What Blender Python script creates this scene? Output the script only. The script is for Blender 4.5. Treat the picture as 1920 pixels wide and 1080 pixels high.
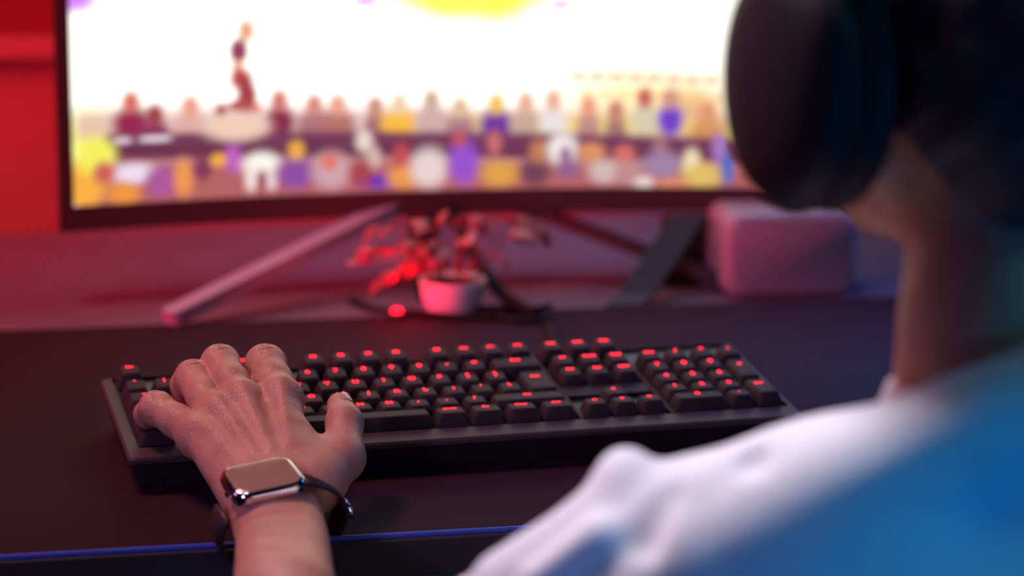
import bpy, math, random
import numpy as np
from mathutils import Matrix, Vector
random.seed(7)
S = bpy.context.scene
for o in list(bpy.data.objects): bpy.data.objects.remove(o)
A = np.array

# ------------------------------------------------------------------ camera, world, lights, exposure (all lengths in mm, scaled at the end)
CW = A([-66.593, -1469.192, 1250.619])
RW = A([[0.98394191, -0.17807621, 0.0121316], [-0.02921529, -0.22773206, -0.97328545], [0.17608174, 0.9573019, -0.22927767]])
FPX = 5094.9
def un(px, py, d):
    """point of the room seen at a photo position, d mm along the view axis (used to measure the things)"""
    return CW + d * (A([(px - 960) / FPX, (py - 540) / FPX, 1.0]) @ RW)
cam_d = bpy.data.cameras.new('camera'); cam = bpy.data.objects.new('camera', cam_d); S.collection.objects.link(cam)
cam_d.sensor_width = 36; cam_d.lens = FPX / 1920 * 36; cam_d.clip_start = 0.05; cam_d.clip_end = 50
r = Matrix(((RW[0][0], -RW[1][0], -RW[2][0]), (RW[0][1], -RW[1][1], -RW[2][1]), (RW[0][2], -RW[1][2], -RW[2][2])))
cam.matrix_world = Matrix.Translation(Vector(CW * .001)) @ r.to_4x4()
cam_d.dof.use_dof = True; cam_d.dof.focus_distance = 1.665; cam_d.dof.aperture_fstop = 3.3
S.camera = cam
S.view_settings.view_transform = 'Standard'; S.view_settings.look = 'None'
S.view_settings.gamma = 1; S.view_settings.exposure = 0.0
w = bpy.data.worlds.new('world'); S.world = w; w.use_nodes = True
w.node_tree.nodes['Background'].inputs[0].default_value = (.25, .08, .2, 1)
w.node_tree.nodes['Background'].inputs[1].default_value = .02

def area(name, loc, target, size, color, power, size_y=None, spread=180):
    l = bpy.data.lights.new(name, 'AREA'); l.shape = 'RECTANGLE'; l.size = size; l.size_y = size_y or size
    l.color = color; l.energy = power; l.spread = math.radians(spread)
    o = bpy.data.objects.new(name, l); S.collection.objects.link(o)
    o.location = loc
    o.rotation_euler = (Vector(target) - Vector(loc)).to_track_quat('-Z', 'Y').to_euler()
    return o
# red room light washing the left of the wall and desk, a cyan one low behind on the right; the other lamps are added
area('red_light', (-1.1, .62, 1.3), (-.36, 1.02, .84), .3, (1, .07, .05), 3.7, spread=56)
area('red_bezel_fill_light', (-1.25, .05, 1.15), (-.05, .66, .96), .3, (1, .01, .08), 2.2, spread=35)  # added lamp, only there to redden the monitor's left bezel
area('mauve_fill_light', (-1.3, .3, 1.2), (-.05, .4, .74), .4, (.60, .20, .62), 2.0)
area('hand_key_light', (-.4, .5, 1.9), (.03, .15, .78), .3, (1, .42, .38), 1.75, spread=70)  # added pink key aimed at the hand, not a ceiling fixture
area('lavender_light', (-.02, .12, 1.75), (.28, -.31, .88), .25, (.95, .90, 1.0), .95, spread=45)  # added to whiten the top of the shirt's shoulder
area('purple_light', (.45, .85, 1.6), (.42, .78, .74), .3, (.55, .60, 1.0), .95, spread=70)  # added to lift the desk behind the monitor
area('cyan_light', (1.1, -1.9, .5), (.50, -.40, .80), .5, (.0, .33, 1.0), 11.2)
area('cyan_desk_light', (1.2, .65, 1.3), (.68, .36, .74), .3, (.0, .27, 1.0), 1.2, spread=40)  # added to tint the right of the desk mat blue
area('teal_light', (1.1, -.75, 1.75), (.40, -.34, .93), .3, (.08, .62, .85), .2, spread=40)  # added for a teal edge along the shoulder ridge near the neck
area('room_fill_light', (-1.4, -1.8, 1.7), (.15, .2, .78), .3, (.7, .5, 1.0), .3, spread=22)

# ------------------------------------------------------------------ helpers
def link(o): S.collection.objects.link(o); return o
def mesh(name, v, f, mat=None, parent=None, smooth=False, scale=.001):
    m = bpy.data.meshes.new(name)
    m.from_pydata((np.asarray(v, float) * scale).tolist(), [], f if isinstance(f, list) else f.tolist())
    m.update()
    if smooth: m.shade_smooth()
    if mat: m.materials.append(mat)
    o = bpy.data.objects.new(name, m); o.parent = parent
    return link(o)
def tag(o, label=None, cat=None, group=None, kind=None):
    if label: o['label'] = label
    if cat: o['category'] = cat
    if group: o['group'] = group
    if kind: o['kind'] = kind
    return o
def empty(name, loc=(0, 0, 0)):
    o = bpy.data.objects.new(name, None); o.location = A(loc) * .001; o.empty_display_size = .02
    return link(o)
def reloc(root, objs=None):
    """children keep world coordinates although the root stands at its base"""
    for c in root.children: c.matrix_parent_inverse = Matrix.Translation(-root.location)

class G:
    """collects vertices and faces"""
    def __init__(s): s.v = []; s.f = []
    def add(s, v, f):
        n = len(s.v); s.v += [tuple(map(float, q)) for q in v]; s.f += [tuple(n + i for i in q) for q in f]; return s
    def box(s, lo, hi, b=0, mat=None):
        """box with chamfered edges b"""
        lo = A(lo, float); hi = A(hi, float)
        c = (lo + hi) / 2; h = (hi - lo) / 2
        if b <= 0:
            v = [c + h * A([x, y, z]) for z in (-1, 1) for x, y in ((-1, -1), (1, -1), (1, 1), (-1, 1))]
            f = [(3, 2, 1, 0), (4, 5, 6, 7), (0, 1, 5, 4), (1, 2, 6, 5), (2, 3, 7, 6), (3, 0, 4, 7)]
        else:
            loops = []
            for z, ins in ((-h[2], b), (-h[2] + b, 0), (h[2] - b, 0), (h[2], b)):
                loops.append(rr(h[0] - ins, h[1] - ins, b, z, 2))
            v, f = loft(loops); v = [c + q for q in v]
        if mat is not None: v = [mat @ A(q) for q in v]
        return s.add(v, f)
    def tube(s, pts, r, n=10, cap=True, flat=None):
        pts = [A(p, float) for p in pts]; loops = []
        rs = r if hasattr(r, '__len__') else [r] * len(pts)
        up = A([0, 0, 1.])
        t0 = pts[1] - pts[0]
        u = np.cross(t0, up if abs(t0[2]) < .9 * np.linalg.norm(t0) else A([1., 0, 0])); u /= np.linalg.norm(u)
        for i, p in enumerate(pts):
            t = pts[min(i + 1, len(pts) - 1)] - pts[max(i - 1, 0)]; t /= np.linalg.norm(t)
            u = u - t * (u @ t); u /= np.linalg.norm(u); w_ = np.cross(u, t)
            loops.append([p + rs[i] * (u * math.cos(a) + w_ * math.sin(a)) for a in np.linspace(0, 2 * math.pi, n, endpoint=False)])
        v, f = loft(loops, cap); return s.add(v, f)
    def lathe(s, prof, c, n=32):
        loops = [[(c[0] + r * math.cos(a), c[1] + r * math.sin(a), c[2] + z) for a in np.linspace(0, 2 * math.pi, n, endpoint=False)] for r, z in prof]
        v, f = loft(loops); return s.add(v, f)
    def obj(s, name, mat, parent=None, smooth=False, xf=None):
        v = A(s.v)
        if xf is not None: v = v @ xf[0].T + xf[1]
        return mesh(name, v, s.f, mat, parent, smooth)
def rr(hx, hy, rad, z, n=4):
    """rounded rectangle loop"""
    rad = max(min(rad, hx, hy), .01); out = []
    for cx, cy, a0 in ((hx - rad, hy - rad, 0), (-hx + rad, hy - rad, 90), (-hx + rad, -hy + rad, 180), (hx - rad, -hy + rad, 270)):
        for k in range(n + 1):
            a = math.radians(a0 + 90 * k / n); out.append((cx + rad * math.cos(a), cy + rad * math.sin(a), z))
    return out
def loft(loops, cap=True):
    n = len(loops[0]); v = [q for l in loops for q in l]; f = []
    for i in range(len(loops) - 1):
        for j in range(n):
            k = (j + 1) % n
            f.append((i * n + j, i * n + k, (i + 1) * n + k, (i + 1) * n + j))
    if cap:
        f.append(tuple(range(n))[::-1]); f.append(tuple((len(loops) - 1) * n + j for j in range(n)))
    return v, f
def bez(pts, n=8):
    """smooth curve through points (Catmull-Rom)"""
    P = [A(p, float) for p in pts]; P = [2 * P[0] - P[1]] + P + [2 * P[-1] - P[-2]]; out = []
    for i in range(1, len(P) - 2):
        for t in np.linspace(0, 1, n, endpoint=False):
            a, b, c, d = P[i - 1:i + 3]
            out.append(.5 * ((2 * b) + (-a + c) * t + (2 * a - 5 * b + 4 * c - d) * t * t + (-a + 3 * b - 3 * c + d) * t ** 3))
    out.append(P[-2]); return out

def mat(name, color, rough=.5, metal=0, emit=None, strength=0, noise=None, bump=None, sss=0, coat=0, spec=None):
    m = bpy.data.materials.new(name); m.use_nodes = True; nt = m.node_tree; N = nt.nodes; L = nt.links
    b = N['Principled BSDF']
    b.inputs['Base Color'].default_value = (*color, 1); b.inputs['Roughness'].default_value = rough
    b.inputs['Metallic'].default_value = metal
    if spec is not None: b.inputs['Specular IOR Level'].default_value = spec
    if coat: b.inputs['Coat Weight'].default_value = coat; b.inputs['Coat Roughness'].default_value = .15
    if sss:
        b.inputs['Subsurface Weight'].default_value = sss; b.inputs['Subsurface Radius'].default_value = (1, .35, .2)
        b.inputs['Subsurface Scale'].default_value = .004
    if emit: b.inputs['Emission Color'].default_value = (*emit, 1); b.inputs['Emission Strength'].default_value = strength
    tc = N.new('ShaderNodeTexCoord')
    if noise:
        sc, c2, lo, hi = noise
        t = N.new('ShaderNodeTexNoise'); t.inputs['Scale'].default_value = sc; t.inputs['Detail'].default_value = 6
        L.new(tc.outputs['Object'], t.inputs['Vector'])
        r_ = N.new('ShaderNodeValToRGB'); r_.color_ramp.elements[0].position = lo; r_.color_ramp.elements[1].position = hi
        r_.color_ramp.elements[0].color = (*color, 1); r_.color_ramp.elements[1].color = (*c2, 1)
        L.new(t.outputs['Fac'], r_.inputs['Fac']); L.new(r_.outputs['Color'], b.inputs['Base Color'])
    if bump:
        prev = None
        for kind, sc, dist, st in bump:
            if kind == 'noise':
                t = N.new('ShaderNodeTexNoise'); t.inputs['Detail'].default_value = 4; out = t.outputs['Fac']
            else:
                t = N.new('ShaderNodeTexVoronoi'); out = t.outputs['Distance']
            t.inputs['Scale'].default_value = sc; L.new(tc.outputs['Object'], t.inputs['Vector'])
            bp = N.new('ShaderNodeBump'); bp.inputs['Distance'].default_value = dist; bp.inputs['Strength'].default_value = st
            L.new(out, bp.inputs['Height'])
            if prev: L.new(prev.outputs[0], bp.inputs['Normal'])
            prev = bp
        L.new(prev.outputs[0], b.inputs['Normal'])
    return m

M_wall = mat('painted_wall', (.34, .12, .11), .8, bump=[('noise', 60, .001, .2)])
M_wall_up = mat('upper_wall_paint', (.22, .015, .03), .8, bump=[('noise', 60, .001, .2)])
M_rail = mat('wall_rail', (.40, .16, .15), .6, bump=[('noise', 80, .001, .1)])
M_dark = mat('dark_plaster', (.05, .03, .05), .9, bump=[('noise', 40, .002, .2)])
M_floor = mat('dark_floor', (.03, .02, .03), .5, noise=(8, (.05, .03, .04), .4, .6))
M_desk = mat('desk_laminate', (.125, .095, .135), .42, noise=(30, (.15, .115, .155), .3, .7), bump=[('noise', 300, .0002, .2)])
M_deskedge = mat('desk_edge_band', (.012, .010, .014), .6, bump=[('noise', 200, .0003, .2)])
M_mat = mat('desk_mat_cloth', (.022, .004, .011), .85, noise=(1400, (.034, .007, .018), .55, .75), spec=.15, bump=[('noise', 1500, .0003, .5)])
M_blue = mat('blue_stitched_edge', (.03, .06, .45), .6, bump=[('noise', 1500, .0003, .5)])
M_case = mat('keyboard_case_plastic', (.055, .032, .042), .5, spec=.25, bump=[('noise', 900, .0001, .3)])
M_plate = mat('keyboard_plate', (.012, .010, .012), .5, bump=[('noise', 500, .0001, .2)])
M_key = mat('keycap_plastic', (.036, .019, .027), .6, spec=.15, bump=[('noise', 1200, .00008, .3)])
M_led = mat('red_backlit_legend', (.6, .02, .02), .5, emit=(1, .002, .022), strength=5.5)
M_bezel = mat('monitor_bezel_plastic', (.045, .016, .022), .5, bump=[('noise', 600, .0001, .2)])
M_stand = mat('stand_metal', (.40, .32, .44), .4, .3, bump=[('noise', 600, .0001, .2)])
M_cable = mat('black_cable_rubber', (.006, .004, .005), .7, spec=.2, bump=[('noise', 400, .0003, .2)])
M_pot = mat('white_glazed_pot', (.75, .68, .68), .35, bump=[('noise', 60, .0006, .1)])
M_soil = mat('potting_soil', (.03, .02, .02), .95, bump=[('noise', 300, .002, .8)])
M_leaf = mat('red_purple_leaf', (.30, .015, .03), .5, noise=(40, (.36, .05, .07), .45, .6), bump=[('noise', 200, .0005, .4)])
M_whitebox = mat('pale_plastic', (.26, .24, .29), .45, bump=[('noise', 200, .0002, .2)])
M_black = mat('matte_black_plastic', (.012, .009, .013), .55, bump=[('noise', 400, .0002, .2)])
M_skin = mat('skin', (.50, .255, .19), .47, noise=(55, (.42, .19, .145), .38, .66), sss=.12,
             bump=[('voronoi', 750, .00035, .7), ('noise', 260, .0008, .45), ('noise', 1300, .0002, .6)])
M_nail = mat('fingernail', (.52, .29, .24), .25, bump=[('noise', 300, .0001, .2)])
M_hair = mat('black_hair', (.020, .006, .012), .55, noise=(250, (.04, .014, .024), .4, .7), bump=[('noise', 350, .002, .8)])
M_shirt = mat('white_cotton_shirt', (.74, .72, .80), .85, noise=(6, (.66, .64, .74), .4, .62), bump=[('noise', 700, .0003, .4), ('noise', 14, .006, .35)])
M_steel = mat('polished_steel', (.72, .70, .74), .12, 1, bump=[('noise', 200, .00005, .1)])
M_glass = mat('watch_glass', (.55, .36, .26), .13, .35, coat=1, bump=[('noise', 120, .0001, .15)])  # warm tan is the screen's reflection put into the glass colour
M_leather = mat('dark_leather_strap', (.030, .014, .012), .5, bump=[('noise', 500, .0004, .5)])
M_pad = mat('ear_pad_leatherette', (.012, .006, .010), .65, spec=.2, bump=[('noise', 500, .0004, .3)])
M_phone = mat('headphone_plastic', (.014, .006, .011), .6, spec=.2, bump=[('noise', 500, .0002, .2)])

# ------------------------------------------------------------------ room
def slab(name, lo, hi, m):
    return tag(G().box(lo, hi).obj(name, m), kind='structure')
slab('floor', (-2400, -2600, -40), (2600, 1100, 0), M_floor)
slab('ceiling', (-2400, -2600, 2600), (2600, 1100, 2640), M_dark)
slab('wall_left', (-2440, -2600, 0), (-2400, 1100, 2600), M_dark)
slab('wall_right', (2600, -2600, 0), (2640, 1100, 2600), M_dark)
slab('wall_back', (-2440, -2640, 0), (2640, -2600, 2600), M_dark)
slab('wall_front', (-2440, 1003, 0), (2640, 1043, 895), M_wall)
slab('wall_upper', (-2440, 1003, 895), (2640, 1043, 2600), M_wall_up)
t_ = G().box((-2400, 985, 885), (2600, 1003, 906), 3); tag(t_.obj('trim_1', M_rail), kind='structure')

# ------------------------------------------------------------------ desk and mat
rot2 = math.radians(1.8)
RD = A([[math.cos(rot2), -math.sin(rot2), 0], [math.sin(rot2), math.cos(rot2), 0], [0, 0, 1]])
def P(px, py, z):
    d = A([(px - 960) / FPX, (py - 540) / FPX, 1.0]) @ RW
    return CW + d * ((z - CW[2]) / d[2])
desk = empty('desk', (300, 500, 0))
DX = (RD, A([0, 46, 0]))
g = G().box((-900, -3, 715), (1500, 900, 736.5), 1.5); g.obj('desktop', M_desk, desk, xf=DX)
g = G().box((-900, -5.5, 714), (1500, -3, 736.8), .6); g.obj('edge_band', M_deskedge, desk, xf=DX)
for x in (-820, 1420):
    for y in (70, 850):
        G().box((x - 30, y - 30, 0), (x + 30, y + 30, 715), 4).obj('leg', M_black, desk, xf=DX)
reloc(desk); tag(desk, 'wide desk with pale laminate top running back to the wall', 'desk')
dm = empty('desk_mat', (300, 300, 736.5))
G().box((-700, 1, 736.6), (1150, 530, 740), 1).obj('cloth', M_mat, dm, xf=DX)
fr = G()
fr.box((-700.5, -2.2, 736.6), (1150, 1.0, 740.0), .9)
fr.obj('stitched_edge', M_blue, dm, xf=DX)['label'] = 'blue stitched front edge'
reloc(dm); tag(dm, 'large black cloth desk mat with blue stitched front edge, under the keyboard', 'desk mat')

# ------------------------------------------------------------------ keyboard (own frame: x right, y away, tilted 5 degrees)
MK = A([[0.9961947, -0.08682409, 0.00759612], [0.08715574, 0.99240388, -0.08682409], [0.0, 0.08715574, 0.9961947]])
TK = A([0., 170., 762.])
U = 19.05
kb = bpy.data.objects.new('keyboard', None); link(kb)
kb.matrix_world = Matrix(((MK[0][0], MK[0][1], MK[0][2], 0), (MK[1][0], MK[1][1], MK[1][2], .17), (MK[2][0], MK[2][1], MK[2][2], .762), (0, 0, 0, 1)))
W_ = 22.5 * U
# case: tray with rim, sloped front lip and a lower back
cs = G()
def loopx(x0, x1, y0, y1, z0, z1, rad):
    l = rr((x1 - x0) / 2, (y1 - y0) / 2, rad, 0, 3); cx = (x0 + x1) / 2; cy = (y0 + y1) / 2
    return [(cx + p[0], cy + p[1], z0 + (z1 - z0) * ((cy + p[1]) - y0) / (y1 - y0)) for p in l]
X0, X1, Y0, Y1 = -9, W_ + 6, -21, 127
lo = [loopx(X0 + 7, X1 - 7, Y0 + 8, Y1 - 3, -20.0, -28.0, 4), loopx(X0 + 1, X1 - 1, Y0 + 2, Y1 - 1, -3.5, -4.5, 4)]
v, f = loft(lo); G().add(v, f).obj('case_base', M_black, kb)  # lower case split off in black, standing in for shade under the lip
lo = [loopx(X0 + 1, X1 - 1, Y0 + 2, Y1 - 1, -3.5, -4.5, 4), loopx(X0, X1, Y0, Y1, -2, -3.0, 4), loopx(X0, X1, Y0, Y1, 0.5, -1, 4), loopx(X0 + 1.2, X1 - 1.2, Y0 + 1.2, Y1 - 1, 2, 1, 3.5),
      loopx(-1.6, W_ + 1.2, -3.5, 6.5 * U + 1, 2.2, 1.6, 1.5), loopx(-1.4, W_ + 1, -3.2, 6.5 * U + .8, -1.5, -1.5, 1.5)]
v, f = loft(lo); cs.add(v, f); cs.obj('case', M_case, kb)
pl = G().box((-1.2, -3, -1.6), (W_ + .8, 6.5 * U + .6, -.6)); pl.obj('switch_plate', M_plate, kb)
# divider bars between the key blocks at plate level
dv = G()
for x0, x1 in ((15.04, 15.2), (18.28, 18.46)): dv.box((x0 * U, -2, -.8), (x1 * U, 6.5 * U, 2.4), .4)
dv.box((15.2 * U, 2.06 * U, -.8), (18.28 * U, 2.94 * U, 2.4), .6)
dv.obj('block_divider', M_key, kb)
for x in (20, W_ - 20): G().box((x - 12, 108, -31), (x + 12, 116, -26), 1).obj('foot', M_black, kb)
for x in (20, W_ - 20): G().box((x - 12, -12, -22.2), (x + 12, -4, -18), .8).obj('foot', M_black, kb)
ROWY = [0.5, 1.5, 2.5, 3.5, 4.5, 6.0]
ROWH = [9.2, 8.4, 8.6, 9.6, 11.2, 11.4]
ROWT = [-.10, -.06, 0, .05, .10, .10]     # slope of the cap top
cache = {}
def cap_mesh(w, r, h=1):
    k = (w, r, h)
    if k in cache: return cache[k]
    bx, by = w * U / 2 - .6, h * U / 2 - .6; tx, ty = bx - 3.1, by - 2.3; H = ROWH[r]; sh = .7
    loops = []
    for t, ins, rad in ((0, 0, 1.0), (.5, 0, 1.4), (.90, 0, 1.9), (.975, .25, 2.0), (1.0, .9, 1.9)):
        hx = bx + (tx - bx) * t ** 1.15 - ins; hy = by + (ty - by) * t ** 1.15 - ins
        l = rr(hx, hy, rad, 0, 3)
        loops.append([(p[0], p[1] + sh * t, 1.2 + (H - 1.2) * t + ROWT[r] * p[1] * t) for p in l])
    # dished top: inner loop slightly lower
    l = rr(max((tx - .9) * .5, .5), (ty - .9) * .5, 1.5, 0, 3); loops.append([(p[0], p[1] + sh, H - .35 + ROWT[r] * p[1]) for p in l])
    v, f = loft(loops); m = bpy.data.meshes.new('key')
    m.from_pydata([tuple(c * .001 for c in q) for q in v], [], f); m.update(); m.materials.append(M_key); m.shade_smooth()
    m.set_sharp_from_angle(angle=math.radians(32))
    cache[k] = m; return m
dg = None
tcache = {}
def text_mesh(s, size):
    k = (s, size)
    if k in tcache: return tcache[k]
    c = bpy.data.curves.new('t', 'FONT'); c.body = s; c.size = size * .001; c.align_x = 'CENTER'; c.align_y = 'CENTER'
    c.extrude = .00004; c.offset = .00016 if size > 3.5 else .0001; c.space_line = .8; c.resolution_u = 3; c.space_character = 1.05
    o = bpy.data.objects.new('t', c); link(o)
    dgr = bpy.context.evaluated_depsgraph_get(); dgr.update()
    m = bpy.data.meshes.new_from_object(o.evaluated_get(dgr)); m.name = 'legend'
    bpy.data.objects.remove(o); m.materials.clear(); m.materials.append(M_led)
    tcache[k] = m; return m
def key(x, r, w, txt, h=1, yc=None, size=None, dx=0):
    """x, w in key units: left edge and width"""
    o = bpy.data.objects.new('key', cap_mesh(w, r, h)); link(o); o.parent = kb
    cy = (ROWY[r] if yc is None else yc) * U
    o.location = ((x + w / 2) * U * .001, cy * .001, 0)
    if not txt: return o
    if size is None: size = 6.0 if len(txt) == 1 else (4.6 if '\n' in txt else (4.2 if len(txt) < 3 else (3.3 if len(txt) < 5 else 2.7)))
    t = bpy.data.objects.new('legend', text_mesh(txt, size)); link(t); t.parent = o
    y = (3.1 if h == 1 else 6.5) if '\n' not in txt else 1.2
    t.location = (dx * .001, (y + .7) * .001, (ROWH[r] + .12 + ROWT[r] * y) * .001)
    t.rotation_euler = (math.atan(ROWT[r]), 0, 0)
    return o
key(0, 5, 1, 'Esc')
for i in range(4): key(2 + i, 5, 1, 'F%d' % (i + 1))
for i in range(4): key(6.5 + i, 5, 1, 'F%d' % (i + 5))
for i in range(4): key(11 + i, 5, 1, 'F%d' % (i + 9))
for i, t in enumerate(('PrtSc', 'ScrLk', 'Pause')): key(15.25 + i, 5, 1, t)
for i, t in enumerate('`1234567890-='): key(i, 4, 1, t)
key(13, 4, 2, 'Back')
key(0, 3, 1.5, 'Tab')
for i, t in enumerate('QWERTYUIOP[]'): key(1.5 + i, 3, 1, t)
key(0, 2, 1.75, 'Caps')
for i, t in enumerate("ASDFGHJKL;'\\"): key(1.75 + i, 2, 1, t)
key(13.75, 2, 1.25, 'Enter', h=2, yc=3.0)
key(0, 1, 1.25, 'Shift'); key(1.25, 1, 1, '\\')
for i, t in enumerate('ZXCVBNM,./'): key(2.25 + i, 1, 1, t)
key(12.25, 1, 2.75, 'Shift')
key(0, 0, 1.25, 'Ctrl'); key(1.25, 0, 1.25, ''); key(2.5, 0, 1.25, 'Alt'); key(3.75, 0, 6.25, '')
key(10, 0, 1.25, 'Alt Gr', size=3.3); key(11.25, 0, 1.25, 'Fn'); key(12.5, 0, 1.25, 'Menu'); key(13.75, 0, 1.25, 'Ctrl')
for i, t in enumerate(('Ins', 'Home', 'PgUp')): key(15.25 + i, 4, 1, t)
for i, t in enumerate(('Del', 'End', 'PgDn')): key(15.25 + i, 3, 1, t)
key(16.25, 1, 1, '^'); key(15.25, 0, 1, '<'); key(16.25, 0, 1, 'v'); key(17.25, 0, 1, '>')
for i, t in enumerate(('Num', '/', '*', '-')): key(18.5 + i, 4, 1, t)
for i, t in enumerate('789'): key(18.5 + i, 3, 1, t)
for i, t in enumerate('456'): key(18.5 + i, 2, 1, t)
for i, t in enumerate('123'): key(18.5 + i, 1, 1, t)
key(21.5, 2, 1, '+', h=2, yc=3.0); key(21.5, 0, 1, 'Enter', h=2, yc=1.0)
key(18.5, 0, 2, '0'); key(20.5, 0, 1, '.')
tag(kb, 'black full-size mechanical keyboard with glowing red key legends on the desk mat', 'keyboard')

# ------------------------------------------------------------------ curved monitor
mon = empty('monitor', (285, 760, 736.5))
CXm, YM, ZM, HW, HH, RC, TILT = 285., 693., 797., 324., 372., 1500., math.radians(5)
def msurf(x, z, off=0):
    """x along the width, z up from the bottom edge, off towards the back"""
    return A([CXm + x, YM - x * x / (2 * RC) + z * math.sin(TILT) + off * math.cos(TILT), ZM + z * math.cos(TILT) - off * math.sin(TILT)])
def mgrid(x0, x1, z0, z1, off, nx, nz):
    xs = np.linspace(x0, x1, nx + 1); zs = np.linspace(z0, z1, nz + 1)
    v = [msurf(x, z, off) for z in zs for x in xs]
    f = [(j * (nx + 1) + i, j * (nx + 1) + i + 1, (j + 1) * (nx + 1) + i + 1, (j + 1) * (nx + 1) + i) for j in range(nz) for i in range(nx)]
    return v, f, xs, zs
def mbar(g, x0, x1, z0, z1, o0, o1, n=24):
    xs = np.linspace(x0, x1, n + 1)
    loops = [[msurf(x, z0, o0), msurf(x, z1, o0), msurf(x, z1, o1), msurf(x, z0, o1)] for x in xs]
    v, f = loft(loops); g.add(v, f)
g = G(); mbar(g, -HW, HW, 0, 20, -2, 14); g.obj('chin', M_bezel, mon)
g = G(); mbar(g, -HW, HW, HH - 10, HH, -2, 14); mbar(g, -HW, -HW + 12, 20, HH - 10, -2, 14, 2); mbar(g, HW - 12, HW, 20, HH - 10, -2, 14, 2)
g.obj('bezel', M_bezel, mon)
g = G(); mbar(g, -HW, HW, 0, HH, 14, 26); mbar(g, -HW * .6, HW * .6, 60, HH - 60, 26, 48); g.obj('back_shell', M_bezel, mon)
# screen picture: a court side seen against a blown out court, as HDR colours per vertex in screen millimetres
v, f, xs, zs = mgrid(-HW + 12, HW - 12, 20, HH - 10, 0, 300, 160)
XX, ZZ = np.meshgrid(xs + HW - 12, zs - 20); XX = XX.ravel(); ZZ = ZZ.ravel()
def lin(c): c = A(c) / 255.; return np.where(c <= .04045, c / 12.92, ((c + .055) / 1.055) ** 2.4)
img = np.tile(A([1.5, 1.43, 1.3]), (len(XX), 1))
def q(px, py):
    """photo position -> millimetres on the glass"""
    x = (px - 140) / 2.29; return x, ((383 - .03 * (px - 140)) - py) / 2.36
def blob(px, py, rx, ry, c, a=1., s=.35, gain=1.):
    cx, cz = q(px, py); d = np.sqrt(((XX - cx) / (rx / 2.3)) ** 2 + ((ZZ - cz) / (ry / 2.3)) ** 2)
    w_ = min(1, a + .08) * np.clip((1 + s - d) / (2 * s), 0, 1)[:, None]; w_ = w_ * w_ * (3 - 2 * w_)
    img[:] = img * (1 - w_) + lin(c) * gain * w_
def band(x0, x1, y0, y1, c, a=1., s=8., gain=1.):
    ax = q((x0 + x1) / 2, 0)[0]; az = ((383 - .03 * 2.29 * XX) - (y0 + y1) / 2) / 2.36; hx = (x1 - x0) / 4.6; hz = (y1 - y0) / 4.6; s /= 2.3
    w_ = (min(1, a + .12) * np.clip((hx - abs(XX - ax)) / s + .5, 0, 1) * np.clip((hz - abs(ZZ - az)) / s + .5, 0, 1))[:, None]
    img[:] = img * (1 - w_) + lin(c) * gain * w_
band(120, 1700, -420, 160, (255, 254, 240), .8, 60, 1.6)
blob(150, 0, 40, 22, (215, 140, 255), .9, .6); blob(685, 0, 26, 10, (225, 150, 255), .8, .6); blob(1050, 0, 26, 8, (225, 150, 255), .8, .6)
blob(845, -6, 60, 34, (228, 255, 60), 1, .7, 1.2); blob(930, -6, 60, 38, (228, 255, 60), 1, .7, 1.2); blob(880, -20, 150, 34, (235, 255, 90), 1, .5, 1.2)
blob(270, 80, 110, 60, (255, 252, 190), .5, .8, 1.6); blob(170, 250, 60, 40, (245, 255, 90), .9, .8, 1.1)
blob(1220, 190, 170, 70, (255, 232, 165), .75, .7, 1.2)
for x in range(1085, 1345, 36): blob(x, 137, 16, 9, (250, 190, 160), .8, .7); blob(x + 14, 172, 14, 10, (255, 215, 150), .6, .7)
blob(1300, 215, 60, 55, (235, 175, 110), .8, .7)
band(140, 1400, 205, 265, (225, 185, 180), .75, 30); band(830, 1400, 215, 248, (245, 215, 100), .7, 20)
# back row of spectators (x, head y, head colour, shirt colour, shirt width)
rowb = [(247, 190, (215, 110, 95), (150, 35, 75), 34), (290, 215, (160, 60, 70), (140, 45, 95), 30), (355, 200, (235, 160, 140), (225, 175, 165), 34),
        (520, 190, (210, 120, 110), (135, 35, 70), 28), (585, 198, (215, 140, 125), (175, 115, 120), 34), (629, 198, (240, 165, 140), (180, 115, 105), 34),
        (700, 202, (205, 145, 125), (160, 100, 105), 22), (745, 195, (240, 210, 180), (250, 190, 60), 36), (806, 188, (205, 170, 150), (210, 175, 170), 32),
        (860, 202, (225, 190, 150), (175, 125, 140), 28), (929, 194, (245, 195, 90), (110, 50, 155), 32), (985, 190, (235, 175, 150), (200, 170, 150), 28),
        (1037, 185, (235, 175, 150), (235, 225, 225), 26), (1104, 196, (240, 155, 125), (190, 140, 130), 22), (1156, 202, (200, 130, 110), (165, 120, 110), 20),
        (1211, 176, (200, 95, 85), (215, 205, 175), 26), (1259, 176, (210, 150, 130), (110, 60, 200), 24), (1330, 200, (225, 150, 110), (215, 150, 90), 34)]
for x, y, hc, sc, sw in rowb:
    blob(x, y + 42, sw, 32, sc, .95, .45); blob(x, y, 16, 20, hc, .95, .5)
for x in range(1420, 1580, 48): blob(x, 240, 28, 32, (random.randint(120, 240), random.randint(80, 160), 150), .9, .3); blob(x, 196, 13, 16, (225, 160, 130), .9, .35)
band(195, 1600, 250, 274, (118, 52, 84), 1, 12); band(205, 1600, 266, 306, (104, 44, 74), 1, 16)
blob(230, 263, 18, 5, (240, 220, 230), .9); blob(290, 260, 30, 6, (240, 220, 230), .9)
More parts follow.
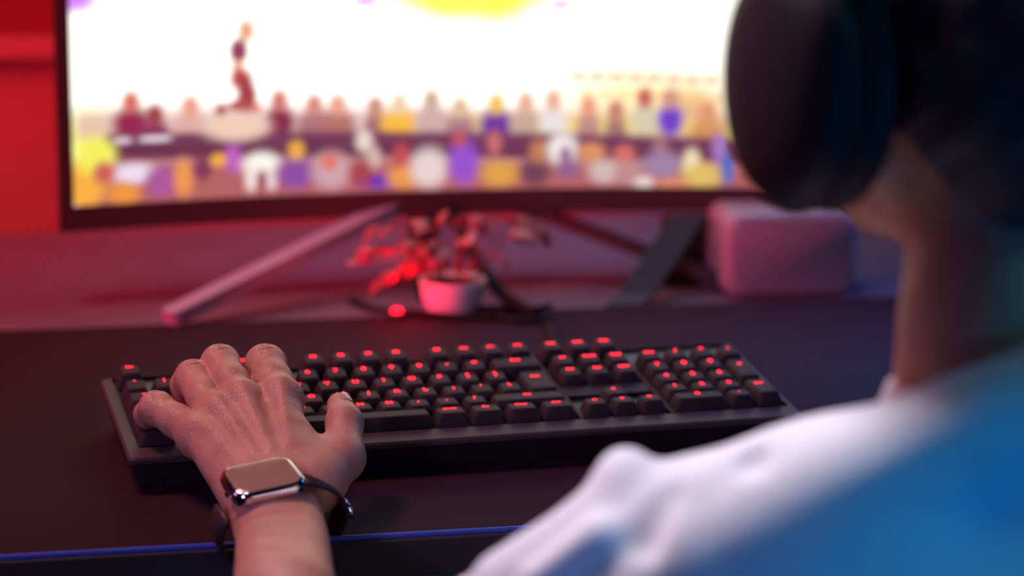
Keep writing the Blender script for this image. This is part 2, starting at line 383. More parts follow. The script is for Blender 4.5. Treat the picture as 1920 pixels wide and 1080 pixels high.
# the leaping player
blob(461, 58, 15, 20, (240, 165, 130), .9, .5); blob(446, 97, 17, 24, (150, 60, 90), .95, .3); blob(444, 130, 12, 16, (245, 190, 150), .9)
blob(450, 150, 21, 20, (185, 70, 75), .95, .4); blob(460, 183, 18, 32, (165, 60, 70), .95, .3); blob(445, 200, 20, 12, (185, 80, 80), .95, .3)
blob(412, 208, 13, 13, (170, 80, 75), .9, .4); blob(478, 205, 10, 10, (225, 130, 110), .9, .4); blob(440, 240, 60, 26, (240, 205, 185), .9, .4)
# front rows
band(138, 1600, 302, 400, (182, 98, 98), 1, 22)
fr_ = [(165, 330, 40, 40, (245, 175, 60)), (180, 290, 36, 34, (245, 240, 90)), (250, 325, 42, 18, (240, 220, 240)), (300, 340, 30, 28, (170, 85, 150)), (340, 335, 18, 34, (240, 150, 80)),
       (160, 360, 30, 24, (250, 175, 65)), (230, 362, 30, 20, (240, 150, 60)), (195, 322, 20, 20, (205, 95, 85)), (375, 318, 18, 22, (125, 55, 85)), (432, 300, 16, 26, (190, 95, 190)),
       (405, 302, 14, 12, (250, 175, 50)), (485, 312, 34, 22, (255, 250, 240)), (465, 340, 12, 22, (245, 220, 215)), (503, 340, 12, 20, (240, 215, 215)), (485, 340, 8, 18, (140, 60, 75)),
       (548, 330, 36, 28, (140, 75, 160)), (550, 285, 15, 17, (240, 175, 60)), (615, 325, 36, 34, (205, 165, 175)), (612, 308, 16, 16, (225, 120, 100)), (678, 268, 16, 20, (235, 215, 205)),
       (695, 300, 14, 22, (215, 180, 175)), (705, 345, 40, 14, (105, 45, 175)), (672, 330, 22, 24, (165, 65, 75)), (748, 300, 16, 26, (195, 75, 80)), (752, 338, 32, 20, (235, 155, 75)),
       (800, 320, 34, 36, (232, 212, 210)), (866, 308, 28, 40, (150, 80, 205)), (858, 262, 14, 16, (190, 85, 95)), (925, 270, 14, 22, (200, 110, 110)), (935, 330, 36, 24, (225, 160, 65)),
       (1002, 325, 28, 26, (105, 60, 80)), (1010, 285, 18, 22, (195, 125, 80)), (1055, 280, 28, 28, (250, 240, 238)), (1060, 292, 12, 18, (150, 110, 150)), (1110, 285, 26, 18, (225, 145, 95)),
       (1065, 320, 22, 18, (145, 95, 140)), (1172, 288, 20, 18, (215, 110, 100)), (1135, 322, 30, 22, (210, 185, 180)), (1180, 325, 26, 24, (190, 140, 140)), (1240, 268, 14, 18, (165, 110, 120)),
       (1245, 305, 36, 26, (160, 130, 165)), (1210, 342, 18, 12, (235, 215, 205)), (1300, 300, 16, 26, (245, 225, 190)), (1320, 325, 38, 24, (225, 190, 100)), (1262, 345, 30, 12, (225, 140, 110)),
       (1352, 270, 14, 30, (165, 120, 190)), (1368, 310, 12, 30, (70, 110, 190)), (1430, 310, 34, 30, (170, 90, 80)), (1490, 320, 34, 30, (120, 70, 150)), (1545, 310, 30, 30, (220, 190, 120))]
for x, y, rx, ry, c in fr_: blob(x, y, rx, ry, c, .92, .5)
scr = mesh('screen', v, f, None, mon)
ca = scr.data.color_attributes.new('picture', 'FLOAT_COLOR', 'POINT')
ca.data.foreach_set('color', np.hstack([img, np.ones((len(img), 1))]).astype(np.float32).ravel())
m = bpy.data.materials.new('screen_picture'); m.use_nodes = True; nt = m.node_tree
at = nt.nodes.new('ShaderNodeAttribute'); at.attribute_name = 'picture'; b = nt.nodes['Principled BSDF']
b.inputs['Base Color'].default_value = (.01, .01, .01, 1); b.inputs['Roughness'].default_value = .3
nt.links.new(at.outputs['Color'], b.inputs['Emission Color']); b.inputs['Emission Strength'].default_value = 1.0
scr.data.materials.append(m)
# stand
hub = A([285, 745, 822.])
G().box((255, 722, 790), (315, 760, 960), 6).obj('stand_neck', M_bezel, mon)
def legbar(a, b, wd, th, m):
    a = A(a, float); b = A(b, float); t = (b - a) / np.linalg.norm(b - a); s = np.cross(t, (0, 0, 1)); s /= np.linalg.norm(s); n_ = np.cross(s, t)
    loops = []
    for p_, k in ((a, .75), (a + t * 4, 1), (b, 1)):
        loops.append([p_ + s * wd * k * x + n_ * th * z for x, z in ((-.5, 0), (.5, 0), (.5, 1), (-.5, 1))])
    v, f = loft(loops); G().add(v, f).obj('stand_leg', m, mon)
legbar((42, 574, 740.3), (285, 735, 812), 19, 11, M_stand)
legbar((512, 640, 736.6), (285, 735, 812), 16, 9, M_bezel)
legbar((290, 890, 736.6), (285, 740, 806), 20, 10, M_bezel)
reloc(mon); tag(mon, 'curved black monitor on splayed legs showing a bright basketball game with a crowd', 'monitor')

# ------------------------------------------------------------------ cables
def cable(name, pts, r, label, cat='cable', group=None, m=M_cable):
    g = G().tube(bez(pts, 8), r, 8); o = g.obj(name, m, None, True); return tag(o, label, cat, group)
cable('monitor_cable', [(268, 724, 815), (278, 690, 800), (288, 640, 776), (304, 595, 753), (316, 572, 746), (326, 556, 745.5)], 5.2, 'thick black cable hanging from the monitor centre down to the mat')
cable('monitor_cable', [(258, 726, 812), (246, 690, 786), (240, 640, 756), (248, 600, 743.4), (280, 585, 743.4), (306, 580, 743.4), (330, 585, 741), (345, 600, 739.5)], 2.8, 'thin black cable looping around behind the red-lit plant pot')
cable('cable', [(292, 560, 743.2), (305, 545, 743), (322, 541, 743), (334, 550, 743), (330, 566, 743), (312, 572, 743.5), (299, 566, 748)], 2.6, 'coiled black cable end at the foot of the thick hanging cable')
cable('keyboard_cable', [(305, 322, 752), (304, 345, 744), (309, 400, 742.8), (322, 470, 742.8), (329, 530, 742.8)], 2.6, 'black keyboard cable running back from the keyboard over the mat')
cable('cable', [(190, 640, 739.4), (205, 600, 741), (225, 580, 743.4), (256, 562, 743.4), (290, 553, 743.4)], 2.6, 'black cable lying on the mat in front of the plant pot')

# ------------------------------------------------------------------ little potted plant lit red
pot = empty('potted_plant', (266, 598, 736.5))
G().lathe([(15, 0.2), (19, .4), (22, 6), (25, 16), (26, 26), (26.5, 28), (24.5, 28), (24, 25), (0.5, 24)], (266, 598, 736.5)).obj('pot', M_pot, pot, True)
G().lathe([(0.5, 0), (23, 0), (23.6, 2), (12, 2.6), (.5, 1)], (266, 598, 736.5 + 23)).obj('soil', M_soil, pot, True)
def leafmesh():
    vs = []; fs = []
    for i, t in enumerate(np.linspace(0, 1, 7)):
        wd = .42 * math.sin(math.pi * min(t * .93 + .06, 1)) ** .8
        for s_ in (-1, 0, 1): vs.append((s_ * wd, t, -.25 * t * t + .10 * abs(s_) * wd * 2))
    for i in range(6):
        for j in range(2):
            a = i * 3 + j; fs.append((a, a + 1, a + 4, a + 3))
    return A(vs), fs
LV, LF = leafmesh()
rl = random.Random(4)
lm_ = None
spots = [(-66, 40), (-58, 50), (-50, 34), (-44, 56), (-36, 44), (-28, 60), (-18, 50), (-6, 64), (4, 54), (14, 62), (22, 46), (34, 58), (44, 44), (54, 50), (62, 38), (-72, 26), (-48, 20), (-30, 26), (-8, 36), (12, 38), (28, 30), (-56, 8), (70, 44), (-20, 40), (6, 46)]
stg = G()
for i, (dx, dz) in enumerate(spots):
    base = A([266 + dx * .25, 598 + rl.uniform(-8, 8), 761]); tip = A([266 + dx, 598 + rl.uniform(-26, 20), 757 + dz])
    stg.tube(bez([base, (base + tip) / 2 + A([0, 0, 12]), tip], 4), .9, 5)
    d_ = tip - base; yaw = math.atan2(-(d_[0]), d_[1]) + rl.uniform(-.5, .5)
    Rm = np.array(Matrix.Rotation(yaw, 3, 'Z') @ Matrix.Rotation(rl.uniform(-.9, .3), 3, 'X') @ Matrix.Rotation(rl.uniform(-.7, .7), 3, 'Y'))
    L_ = rl.uniform(16, 24)
    o = mesh('leaf', (LV * L_) @ Rm.T + tip, LF, M_leaf, pot, True)
    md = o.modifiers.new('thick', 'SOLIDIFY'); md.thickness = .0005
stg.obj('stems', M_leaf, pot, True)
reloc(pot); tag(pot, 'small plant with red leaves in a white pot under the monitor', 'potted plant')
pl_ = bpy.data.lights.new('red_plant_light', 'POINT'); pl_.color = (1, .01, .03); pl_.energy = .12; pl_.shadow_soft_size = .008
po = link(bpy.data.objects.new('red_plant_light', pl_)); po.location = (.222, .566, .772)
# small red status lamp lying left of the pot: a real little LED puck
ld = empty('led_lamp', (212, 575, 740))
G().lathe([(.5, 0), (8, 0), (8, 4), (6.5, 5), (.5, 5)], (218, 574, 740), 20).obj('housing', M_black, ld, True)
G().lathe([(.5, 5), (4.5, 5), (4, 6.5), (2.5, 7.3), (.5, 7.6)], (218, 574, 740), 20).obj('lens', M_led, ld, True)
reloc(ld); tag(ld, 'tiny glowing red lamp on the mat left of the white plant pot', 'lamp')

# ------------------------------------------------------------------ pale rounded box and black slanted stand under the monitor's right side
pb = empty('storage_box', (542, 655, 736.5))
loops = []
for y, ins in ((618, 7), (613, 3), (612.0, 5)): pass
hx, hz = 56, 35
ls = []
for y, ins in ((700, 4), (696, 0), (622, 0), (617, 2), (614, 6)):
    l = rr(hx - ins, hz - ins, 13, 0, 6); ls.append([(549 + p[0], y, 737 + hz + p[1]) for p in l])
v, f = loft(ls[::-1]); G().add(v, f).obj('housing', M_whitebox, pb, True)
reloc(pb); tag(pb, 'pale rounded plastic box on the desk beneath the right of the monitor', 'box')
bs = empty('laptop_stand', (455, 640, 736.5))
G().box((452, 668, 736.6), (490, 676, 796), 2).obj('upright', M_black, bs)
g = G(); a_ = A([470., 652, 797]); b_ = A([403., 592, 737.4])
loops = [[p_ + A([x, 0, 0]) + A([0, 0, z]) for x, z in ((-15, 0), (15, 0), (15, 3), (-15, 3))] for p_ in (b_, b_ + (a_ - b_) * .15 + A([3, 0, -2]), a_)]
v, f = loft(loops); g.add(v, f); g.obj('strut', M_black, bs)
reloc(bs); tag(bs, 'black slanted stand under the monitor, left of the pale rounded box', 'stand')

# ------------------------------------------------------------------ implicit bodies: smooth unions of tapered limbs, meshed with surface nets
class Cone:
    def __init__(s, a, b, ra, rb, k=6., flat=None, fs=1.):
        s.a = A(a, float); s.b = A(b, float); s.ra = ra; s.rb = rb; s.k = k; s.ba = s.b - s.a; s.l2 = max(s.ba @ s.ba, 1e-9)
        s.flat = None
        if flat is not None:
            n = A(flat, float); n = n - s.ba * (n @ s.ba) / s.l2; s.flat = n / np.linalg.norm(n); s.fs = fs
    def d(s, p):
        pa = p - s.a; t = np.clip(pa @ s.ba / s.l2, 0, 1); q_ = pa - t[:, None] * s.ba
        if s.flat is not None: q_ = q_ + (q_ @ s.flat)[:, None] * s.flat * (1 / s.fs - 1)
        return np.sqrt((q_ * q_).sum(1)) - (s.ra + (s.rb - s.ra) * t)
class Ell:
    def __init__(s, c, r, k=6., R=None):
        s.c = A(c, float); s.r = A(r, float); s.k = k; s.R = R
    def d(s, p):
        q_ = p - s.c
        if s.R is not None: q_ = q_ @ s.R
        k0 = np.sqrt(((q_ / s.r) ** 2).sum(1)); k1 = np.sqrt(((q_ / s.r ** 2) ** 2).sum(1)) + 1e-9
        return k0 * (k0 - 1) / k1
def smin(a, b, k):
    h = np.clip(.5 + .5 * (b - a) / k, 0, 1); return b + (a - b) * h - k * h * (1 - h)
def smax(a, b, k): return -smin(-a, -b, k)
class Field:
    """groups of primitives; each group is joined smoothly to the core, groups stay apart from each other"""
    def __init__(s, core, groups=(), cuts=(), kg=1.2):
        s.core = core; s.groups = groups; s.cuts = cuts; s.kg = kg
    def pruned(s, c, rad):
        cc = c[None]
        dm = min(p.d(cc)[0] for p in s.core + [q_ for g_, _ in s.groups for q_ in g_])
        keep = lambda L: [p for p in L if p.d(cc)[0] < dm + 2.6 * rad + 25]
        return dm, Field(keep(s.core), [(keep(g_), k) for g_, k in s.groups], [c_ for c_ in s.cuts if c_.d(cc)[0] < 2 * rad + 10], s.kg)
    def __call__(s, p):
        d0 = None
        for c in s.core:
            e = c.d(p); d0 = e if d0 is None else smin(d0, e, c.k)
        res = d0
        for g_, k in s.groups:
            dg_ = None
            for c in g_:
                e = c.d(p); dg_ = e if dg_ is None else smin(dg_, e, c.k)
            if dg_ is None: continue
            if d0 is not None: dg_ = smin(d0, dg_, k)
            res = dg_ if res is None else np.minimum(res, dg_)
        if res is None: res = np.full(len(p), 1e3)
        for c in s.cuts: res = smax(res, -c.d(p), c.k)
        return res
def surface_net(F, lo, hi, h, B=24):
    lo = A(lo, float); hi = A(hi, float); n = np.ceil((hi - lo) / h).astype(int) + 2
    nb = np.ceil(n / B).astype(int); NX, NY, NZ = [int(x * B + 4) for x in nb]
    ids = []; pts = []; quads = []
    ar = np.arange(-1, B + 1)
    for bx in range(nb[0]):
        for by in range(nb[1]):
            for bz in range(nb[2]):
                o = A([bx, by, bz]) * B; c = lo + (o + B / 2) * h; rad = B * h * .87 + h * 2
                dm, Fp = F.pruned(c, rad)
                if dm > rad * 1.5 + 12 : continue
                if abs(Fp(c[None])[0]) > rad * 1.5 + 4: continue
                ii = ar + o[0]; jj = ar + o[1]; kk = ar + o[2]; m_ = B + 2
                gx, gy, gz = np.meshgrid(lo[0] + ii * h, lo[1] + jj * h, lo[2] + kk * h, indexing='ij')
                D = Fp(np.stack([gx.ravel(), gy.ravel(), gz.ravel()], 1)).reshape(m_, m_, m_)
                In = D < 0
                if In.all() or not In.any(): continue
                # cells [-1..B)
                s0 = np.zeros((m_ - 1,) * 3); acc = np.zeros((m_ - 1,) * 3 + (3,)); cnt = np.zeros((m_ - 1,) * 3)
                for ax in range(3):
                    for u_ in (0, 1):
                        for w_ in (0, 1):
                            oth = [a_ for a_ in range(3) if a_ != ax]; sa = [slice(0, m_ - 1)] * 3; sb = [slice(0, m_ - 1)] * 3
                            for a_, e_ in zip(oth, (u_, w_)):
                                sa[a_] = slice(e_, e_ + m_ - 1); sb[a_] = slice(e_, e_ + m_ - 1)
                            sb[ax] = slice(1, m_)
                            da = D[tuple(sa)]; db = D[tuple(sb)]; cr = (da < 0) != (db < 0)
                            t = np.where(cr, da / np.where(cr, da - db, 1), 0)
                            acc[..., ax] += np.where(cr, t, 0); cnt += cr
                            for a_, e_ in zip(oth, (u_, w_)): acc[..., a_] += np.where(cr, e_, 0)
                own = (cnt > 0); own[0] = False; own[:, 0] = False; own[:, :, 0] = False
                I, J, K = np.nonzero(own)
                if len(I):
                    off = acc[I, J, K] / cnt[I, J, K][:, None]; g0 = np.stack([I, J, K], 1) - 1 + o
                    pts.append(lo + (g0 + off) * h); ids.append(((g0[:, 0] + 1) * NY + g0[:, 1] + 1) * NZ + g0[:, 2] + 1)
                for ax in range(3):
                    sl = [slice(1, m_ - 1)] * 3; s2 = list(sl); s2[ax] = slice(2, m_)
                    a_ = In[tuple(sl)]; b_ = In[tuple(s2)]; I, J, K = np.nonzero(a_ != b_)
                    if not len(I): continue
                    flip = a_[I, J, K]; g0 = np.stack([I, J, K], 1) + o
                    o1, o2 = [(1, 2), (2, 0), (0, 1)][ax]
                    e1 = np.zeros(3, int); e1[o1] = 1; e2 = np.zeros(3, int); e2[o2] = 1
                    cs_ = [g0 - e1 - e2, g0 - e2, g0, g0 - e1]
                    idq = np.stack([((c_[:, 0] + 1) * NY + c_[:, 1] + 1) * NZ + c_[:, 2] + 1 for c_ in cs_], 1)
                    idq[~flip] = idq[~flip][:, ::-1]; quads.append(idq)
    ids = np.concatenate(ids); pts = np.concatenate(pts); quads = np.concatenate(quads)
    order = np.argsort(ids); ids = ids[order]; pts = pts[order]
    qi = np.searchsorted(ids, quads); qi = np.clip(qi, 0, len(ids) - 1); ok = (ids[qi] == quads).all(1)
    return pts, qi[ok]
def fast_mesh(name, v, q_, m, parent=None):
    me = bpy.data.meshes.new(name); nv = len(v); nq = len(q_)
    me.vertices.add(nv); me.vertices.foreach_set('co', (v * .001).astype(np.float32).ravel())
    me.loops.add(nq * 4); me.loops.foreach_set('vertex_index', q_.astype(np.int32).ravel())
    me.polygons.add(nq); me.polygons.foreach_set('loop_start', np.arange(0, nq * 4, 4, dtype=np.int32))
    me.update(calc_edges=True); me.validate(); me.shade_smooth(); me.materials.append(m)
    o = bpy.data.objects.new(name, me); o.parent = parent; return link(o)

UPV = A([0, -.2, .98])
# ---- left hand joints, measured in the photograph
J = dict(
    iM=un(527, 750, 1672), iP=un(498, 684, 1716), iD=un(489, 704, 1740), iT=un(487, 726, 1750),
    mM=un(455, 758, 1668), mP=un(413, 682, 1718), mD=un(405, 700, 1744), mT=un(403, 722, 1757),
    rM=un(408, 783, 1664), rP=un(363, 710, 1712), rD=un(350, 722, 1734), rT=un(352, 748, 1742),
    pM=un(372, 815, 1660), pP=un(294, 766, 1690), pD=un(280, 777, 1704), pT=un(289, 788, 1712),
    W=un(527, 985, 1574), tC=un(598, 905, 1607), tM=un(644, 858, 1630), tI=un(646, 793, 1656), tT=un(637, 760, 1672))
core = [Cone(J['iM'], un(556, 940, 1592), 12.0, 15, 8), Cone(J['mM'], un(528, 950, 1588), 12.5, 16, 8), Cone(J['rM'], un(497, 950, 1588), 12.0, 16, 8),
        Cone(J['pM'], un(478, 950, 1592), 11.5, 14, 8),
        Cone(J['iM'] - UPV * 5, J['pM'] - UPV * 5, 11, 11, 8),
        Cone(un(550, 830, 1640), un(525, 930, 1600), 13, 17, 10),
        Cone(un(430, 870, 1640), un(475, 950, 1600), 12, 15, 10),
        # thenar and first web
        Cone(J['tC'], J['tM'], 14, 11.6, 12), Cone(un(585, 850, 1634), un(628, 868, 1630), 8, 10, 12), Cone(un(560, 870, 1622), J['tC'], 13, 14, 12),
        # wrist and forearm
        Cone(un(504, 980, 1576), un(520, 930, 1600), 18, 17, 12),
        Cone(un(500, 985, 1574), un(556, 985, 1574), 17.5, 16.5, 12), Cone(un(500, 1010, 1556), un(503, 1120, 1450), 17.5, 19, 10), Cone(un(560, 1010, 1556), un(566, 1120, 1450), 17.5, 19, 10)]
# continue the forearm to the elbow, upper arm, shoulder
E_ = A([72., -200, 706]); EO = A([70., -185, 688]); SH = un(1285, 1045, 1250)
core += [Cone(un(535, 1120, 1450), E_, 22, 37, 10), Cone(E_, SH, 36, 34, 16)]
# extensor tendons and knuckles
wt = un(520, 905, 1590)
for mj, w0, r_ in (('iM', (548, 905, 1590), 1.7), ('mM', (528, 905, 1588), 1.9), ('rM', (505, 905, 1588), 1.7), ('pM', (482, 910, 1590), 1.5)):
    a_ = J[mj] + UPV * 11.0; b_ = un(*w0) + UPV * 4; core.append(Cone(a_, a_ + (b_ - a_) * .72, r_ + .8, r_ - .6, 7))
for k_, r_ in (('iM', 10.5), ('mM', 11), ('rM', 10.2), ('pM', 9.5)): core.append(Ell(J[k_] + UPV * 3.6, (r_ * .92, r_ * 1.15, r_), 6))
def finger(a, rs, k=8):
    m_, p_, d_, t_ = [J[a + c] for c in 'MPDT']; mid = (m_ + p_) / 2
    return ([Cone(m_, mid, rs[0], rs[1], 6), Cone(mid, p_, rs[1], rs[2], 6), Cone(p_, d_, rs[2], rs[3], 5), Cone(d_, t_, rs[3], rs[4], 5)], k)
groups = [finger('i', (11.5, 11.6, 12.4, 10, 8)), finger('m', (11.5, 11.2, 11.6, 9.8, 8)), finger('r', (11, 11, 11.4, 9.6, 8)), finger('p', (10.5, 9.8, 10.4, 8.8, 7.2)),
          ]
core += [Cone(J['tM'], J['tI'], 11.6, 11.0, 8), Cone(J['tI'], J['tT'], 10.8, 7.9, 5)]
cuts = []
# wrinkles over the bent knuckles
FWD = RW[2]
def wrinkle(c, off, half, r=.75):
    c = A(c, float); return Cone(c + off - half, c + off + half, r * .7, r * .7, 2.6)
for k_, rad in (('iP', 12.4), ('mP', 11.6), ('rP', 11.4), ('pP', 10.4)):
    ax = A([.93, .2, .02]) if k_ != 'pP' else A([.7, .55, .1])
    for ang in (48, 66, 84, 100):
        a_ = math.radians(ang); off = (A([0, 0, 1.]) * math.sin(a_) + A([-.1, .99, 0]) * -math.cos(a_)) * (rad + .15)
        cuts.append(wrinkle(J[k_], off, ax * (4.2 if ang in (66, 84) else 3), .55))
# ---- head, neck, chest (mirrored arm on the hidden side)
HC = A([386., -262, 1074])
NB = A([383., -322, 926])
MX = 2 * 388.
YAW = math.radians(14)
RH = A([[math.cos(YAW), -math.sin(YAW), 0], [math.sin(YAW), math.cos(YAW), 0], [0, 0, 1]])
H = lambda x, y, z: HC + RH @ A([x, y, z], float)
mir = lambda p: A([MX - p[0], p[1], p[2]])
hk = 22
headc = [Ell(H(0, -8, 12), (74, 92, 82), hk, RH), Ell(H(0, 22, -40), (60, 68, 56), hk, RH), Cone(H(0, 62, -88), H(0, 40, -60), 22, 44, 24),
         Cone(H(-54, 6, -54), H(-26, 64, -86), 16, 15, 16), Cone(H(54, 6, -54), H(26, 64, -90), 16, 15, 16),
         Cone(H(0, 84, 10), H(0, 102, -28), 9, 12, 10), Ell(H(0, 88, -60), (24, 9, 6), 6, RH), Ell(H(0, 87, -69), (20, 9, 6), 5, RH),
         Cone(H(-44, 80, 18), H(44, 80, 18), 9, 9, 12),
         Cone(H(-1, -14, -40), NB, 50, 50, 24), Cone(NB + A([0, 4, 12]), NB + A([0, 10, -60]), 50, 58, 24),
         Cone(NB + A([-14, 0, -40]), SH + A([30, 0, 0]), 24, 18, 16), Cone(NB + A([14, 0, -40]), mir(SH + A([30, 0, 0])), 24, 18, 16),
         Ell(NB + A([0, 20, -220]), (140, 70, 170), 30), Ell(NB + A([0, 20, -380]), (130, 76, 130), 30)]
ears = []
for s_ in (-1, 1): ears.append(Ell(H(s_ * 72, -8, -18), (7, 17, 28), 5, RH))
eyesock = [Ell(H(s_ * 31, 94, 2), (15, 12, 9), 8, RH) for s_ in (-1, 1)]
class Mir:
    def __init__(s, p): s.p = p; s.k = p.k
    def d(s, x): y = x.copy(); y[:, 0] = MX - y[:, 0]; return s.p.d(y)
FH = Field(core, groups, cuts)
person = empty('person', (400, -330, 470))
# fine hand + forearm, coarser body: both cut at the same plane and joined in one mesh
import time
t0 = time.time()
v1, q1 = surface_net(FH, (-20, -60, 700), (160, 260, 860), 1.15)
YC = -40.
Fb = Field(core + headc + ears, [], eyesock)
v2, q2 = surface_net(Fb, (-10, -430, 640), (590, -30, 1170), 3.0)
def cut(v, q_, keep):
    k_ = keep(v); ok = k_[q_].all(1); q_ = q_[ok]; used = np.unique(q_); mp = -np.ones(len(v), int); mp[used] = np.arange(len(used)); return v[used], mp[q_]
v1, q1 = cut(v1, q1, lambda v: v[:, 1] > YC - 4); v2, q2 = cut(v2, q2, lambda v: v[:, 1] < YC + 1)
mirarm = Field([Mir(c) for c in core[-20:]] , [([Mir(c) for c in g_], k) for g_, k in groups], [])
mirarm = Field([Mir(c) for c in core], [([Mir(c) for c in g_], k) for g_, k in groups], [])
v3, q3 = surface_net(mirarm, (560, -360, 690), (830, 260, 930), 3.2)
V = np.concatenate([v1, v2, v3]); Q = np.concatenate([q1, q2 + len(v1), q3 + len(v1) + len(v2)])
fast_mesh('body', V, Q, M_skin, person)
print('body', len(V), time.time() - t0)
# thumbnail
nrm = A([.72, -.45, .52]); nrm /= np.linalg.norm(nrm); ta = J['tT'] - J['tI']; ta /= np.linalg.norm(ta); sd = np.cross(nrm, ta); sd /= np.linalg.norm(sd); nrm = np.cross(ta, sd)
nv = []; nf = []
for i in range(7):
    for j in range(7):
        a_ = (j / 6 - .5) * 1.5; t = (i / 6); wv = 1 - .25 * max(0, t - .6) / .4
        nv.append(J['tT'] + ta * (-6 + 10.5 * t) + (sd * math.sin(a_ * wv) + nrm * math.cos(a_ * wv)) * (8.7 - 1.3 * t * t))
nf = [(i * 7 + j, i * 7 + j + 1, (i + 1) * 7 + j + 1, (i + 1) * 7 + j) for i in range(6) for j in range(6)]
o = mesh('thumbnail', nv, nf, M_nail, person, True); o.modifiers.new('t', 'SOLIDIFY').thickness = .0004
# eyes
for s_ in (-1, 1):
    g = G(); c = H(s_ * 31, 80, 1); g.lathe([(12 * math.sin(a), -12 * math.cos(a)) for a in np.linspace(.05, 3.09, 12)], c, 16); g.obj('eye', M_pot, person, True)
# hair: shell over the skull, open at the face and short at the nape
hairc = [Ell(H(0, -10, 16), (84, 102, 92), 20, RH), Ell(H(0, -38, -28), (70, 72, 62), 26, RH), Ell(H(0, 40, 70), (70, 60, 34), 24, RH)]
hcut = [Ell(H(0, 100, -30), (74, 66, 70), 8, RH), Cone(H(-125, 0, -80), H(-60, -8, -100), 66, 62, 8), Cone(H(125, 0, -80), H(60, -8, -100), 66, 62, 8)]
v, q_ = surface_net(Field(hairc, [], hcut), (280, -400, 960), (520, -120, 1190), 3.0)
n_ = (v - HC); n_ /= np.linalg.norm(n_, axis=1)[:, None]
v = v + n_ * (np.sin(v[:, 0] * .17 + np.sin(v[:, 2] * .07) * 3) * np.sin(v[:, 1] * .13 + v[:, 2] * .09) * 1.3)[:, None]
fast_mesh('hair', v, q_, M_hair, person)['label'] = 'short black hair'
# shirt
SK = 18
def both(c): return [c, Mir(c)]
AE = EO + (SH - EO) * .30
shc = (both(Cone(un(1700, 890, 1238), un(1275, 1000, 1246), 27, 26, SK)) + both(Cone(un(1710, 900, 1260), un(1300, 1010, 1270), 28, 24, SK)) +
       both(Cone(un(1965, 745, 1205), un(1330, 1040, 1220), 29, 25, SK)) +
       [Cone(NB + A([0, 0, -34]), NB + A([0, 10, -80]), 52, 62, 14)] + both(Cone(NB + A([-50, 6, -110]), NB + A([-60, 0, -300]), 62, 80, 36)) + both(Cone(un(1560, 1040, 1250), NB + A([-90, 20, -260]), 48, 70, 50)) +
       both(Cone(un(1430, 1130, 1245), un(1430, 1130, 1245) + A([10, 10, -260]), 42, 60, 40)) +
       both(Cone(SH, AE, 42, 50, SK)) +
       [Ell(NB + A([0, 16, -220]), (165, 92, 190), 40), Ell(NB + A([0, 16, -380]), (160, 104, 170), 30),
       Ell(un(1176, 896, 1252), (12.5, 20, 12.5), 5), Cone(un(1176, 905, 1252), un(1140, 990, 1250), 12, 16, 10),
       Cone(un(1185, 985, 1250), un(975, 1125, 1262), 24, 26, 12), Cone(un(1240, 1060, 1232), un(1070, 1180, 1240), 24, 26, 12), Cone(un(1300, 1080, 1222), un(1160, 1190, 1228), 26, 26, 12), Cone(un(1120, 1010, 1222), un(1010, 1090, 1226), 9, 8, 12), Cone(un(1320, 925, 1222), un(1450, 850, 1226), 6, 4, 14)])
scut = [Cone(NB + A([0, 0, 140]), NB + A([0, 8, 4]), 66, 56, 6), Cone(un(1245, 925, 1212), un(1205, 1010, 1205), 5, 7, 10), Ell(un(1410, 862, 1208), (6, 8, 6), 8),
        Cone(AE, E_ + (SH - E_) * -.2, 64, 64, 3), Mir(Cone(AE, E_ + (SH - E_) * -.2, 64, 64, 3))]
v, q_ = surface_net(Field(shc, [], scut), (80, -480, 520), (720, -150, 1010), 3.4)
fast_mesh('shirt', v, q_, M_shirt, person)['label'] = 'white short-sleeved shirt'
# collar band
g = G(); cl = []
for a in np.linspace(0, 2 * math.pi, 40, endpoint=False):
    cl.append(NB + A([math.cos(a) * 57, math.sin(a) * 57 + 2, -11 - 10 * math.sin(a)]))
loops = [[p_ + A([dr * math.cos(a), dr * math.sin(a), dz]) for p_, a in zip(cl, np.linspace(0, 2 * math.pi, 40, endpoint=False))] for dr, dz in ((5, -14), (6, 0), (3, 9), (0, 9), (-1, 0), (-1, -14))]
loops.append(loops[0]); v, f = loft(loops, False); g.add(v, f).obj('collar', M_shirt, person, True)
reloc(person); tag(person, 'person in a white shirt wearing headphones, seen from behind, left hand on keyboard', 'person')

# ------------------------------------------------------------------ headphones
hp = empty('headphones', HC)
for s_ in (-1, 1):
    cx = H(s_ * 81, 0, -14); Rc = A([[0, 0, s_], [1, 0, 0], [0, 1, 0]]) * 1.0
    def disc(prof, name, m, par, sy=.86):
        lp = []
        for r_, h_ in prof: lp.append([cx + RH @ A([s_ * h_, 1.14 * r_ * sy * math.cos(a), 1.14 * r_ * math.sin(a)]) for a in np.linspace(0, 2 * math.pi, 40, endpoint=False)])
        v, f = loft(lp); return G().add(v, f).obj(name, m, par, True)
    cup = disc([(38, 22), (50, 21), (51.5, 24), (51, 34), (46, 41), (34, 45), (10, 46), (.5, 46)], 'ear_cup', M_phone, hp)
    disc([(28, 2), (38, -1), (47, 1), (52, 6), (53, 12), (50, 18), (44, 21), (30, 21)], 'ear_pad', M_pad, cup)
    disc([(49, 27), (53, 28), (53, 31), (49, 32)], 'trim_ring', M_steel if False else M_phone, cup)
    G().box((s_ * 30 - 5, -10, 40), (s_ * 30 + 5, 10, 92), 3).obj('slider', M_phone, hp, xf=(RH, cx))
pts = [A([112 * math.cos(a) * (1 - .04), -4, 50 + 74 * math.sin(a)]) for a in np.linspace(math.pi, 0, 24)]
g = G(); loops = []
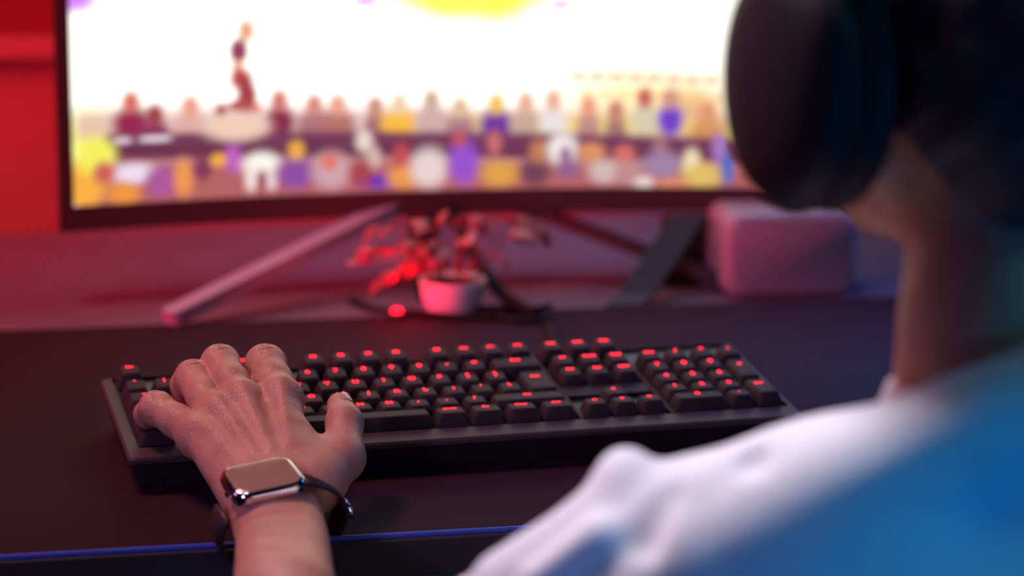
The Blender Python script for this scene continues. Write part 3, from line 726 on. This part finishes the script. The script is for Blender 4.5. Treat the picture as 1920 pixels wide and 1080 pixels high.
for i, p_ in enumerate(pts):
    a = math.pi - i * math.pi / 23; n_ = A([math.cos(a), 0, math.sin(a)])
    loops.append([p_ + n_ * x + A([0, y, 0]) for x, y in ((-4, -15), (3, -17), (6, 0), (3, 17), (-4, 15), (-7, 0))])
v, f = loft(loops); g.add(v, f).obj('headband', M_phone, hp, True, xf=(RH, HC))
reloc(hp); tag(hp, 'black over-ear headphones worn on the head of the person', 'headphones')

# ------------------------------------------------------------------ wristwatch
wt_ = empty('wristwatch', un(489, 893, 1580))
wx = A([.955, .24, .10]); wx /= np.linalg.norm(wx)             # across the wrist
wy = A([-.25, .95, .20]); wy -= wx * (wy @ wx); wy /= np.linalg.norm(wy)
wz = np.cross(wx, wy)
RWt = np.stack([wx, wy, wz], 1)
C0 = un(493, 893, 1573)
def wl(loops2, name, m, par, smooth=True):
    v, f = loft(loops2); return G().add(v, f).obj(name, m, par, smooth, xf=(RWt, C0))
a1, a2 = 22.5, 19
cs_ = wl([rr(a1 - 3, a2 - 3, 8, -9, 6), rr(a1 - .8, a2 - .8, 9, -7.5, 6), rr(a1, a2, 9.5, -4, 6), rr(a1 - .3, a2 - .3, 9.3, -1.5, 6), rr(a1 - 1.4, a2 - 1.4, 8.5, .4, 6), rr(a1 - 2.6, a2 - 2.6, 7.5, 1.0, 6)], 'case', M_steel, wt_)
wl([rr(a1 - 2.7, a2 - 2.7, 7.4, .8, 6), rr(a1 - 3.0, a2 - 3.0, 7.1, 1.25, 6), rr(a1 - 4.2, a2 - 4.2, 6, 1.5, 6), rr(2, 2, 1, 1.7, 6)], 'watch_glass', M_glass, wt_)
wl([[(-24.5, p[0] * .3 - 5, -4.5 + p[1] * .3) for p in rr(10, 4, 3, 0, 3)], [(-22, p[0] * .3 - 5, -4.5 + p[1] * .3) for p in rr(10, 4, 3, 0, 3)]], 'side_button', M_steel, wt_, False)
# strap: wide band swept around the wrist cross-section
def band_(angs, name, rx, rz, cz, wd0, wd1, th=2.0):
    lp = []
    for i, a in enumerate(angs):
        t = i / (len(angs) - 1); a = math.radians(a); p_ = A([10 + rx * math.cos(a), 0, cz + rz * math.sin(a)]); n_ = A([math.cos(a) / rx, 0, math.sin(a) / rz]); n_ /= np.linalg.norm(n_)
        wd = wd0 + (wd1 - wd0) * t
        lp.append([p_ + n_ * x + A([0, y, 0]) for x, y in ((0, -wd), (th, -wd * .93), (th, wd * .93), (0, wd))])
    v, f = loft(lp); G().add(v, f).obj(name, M_leather, wt_, True, xf=(RWt, C0))
band_(np.linspace(70, -100, 30), 'strap', 37, 27.0, -32, 11, 9)
band_(np.linspace(152, 262, 26), 'strap', 39, 28.5, -32, 11, 9)
g = G(); 
bp = [(36.6, y, z) for y, z in ((-11, -30), (11, -30), (11, -38), (-11, -38))]
g.tube([A(q__) + A([12, 0, 0]) for q__ in ((37.5, -11, -28), (38, 0, -28), (37.5, 11, -28), (38.5, 11, -35), (38.5, 0, -36), (38.5, -11, -35), (37.5, -11, -28))], 1.1, 8)
g.obj('buckle', M_steel, wt_, True, xf=(RWt, C0))
reloc(wt_); tag(wt_, 'square steel smartwatch with a dark leather strap worn on the left wrist', 'watch')
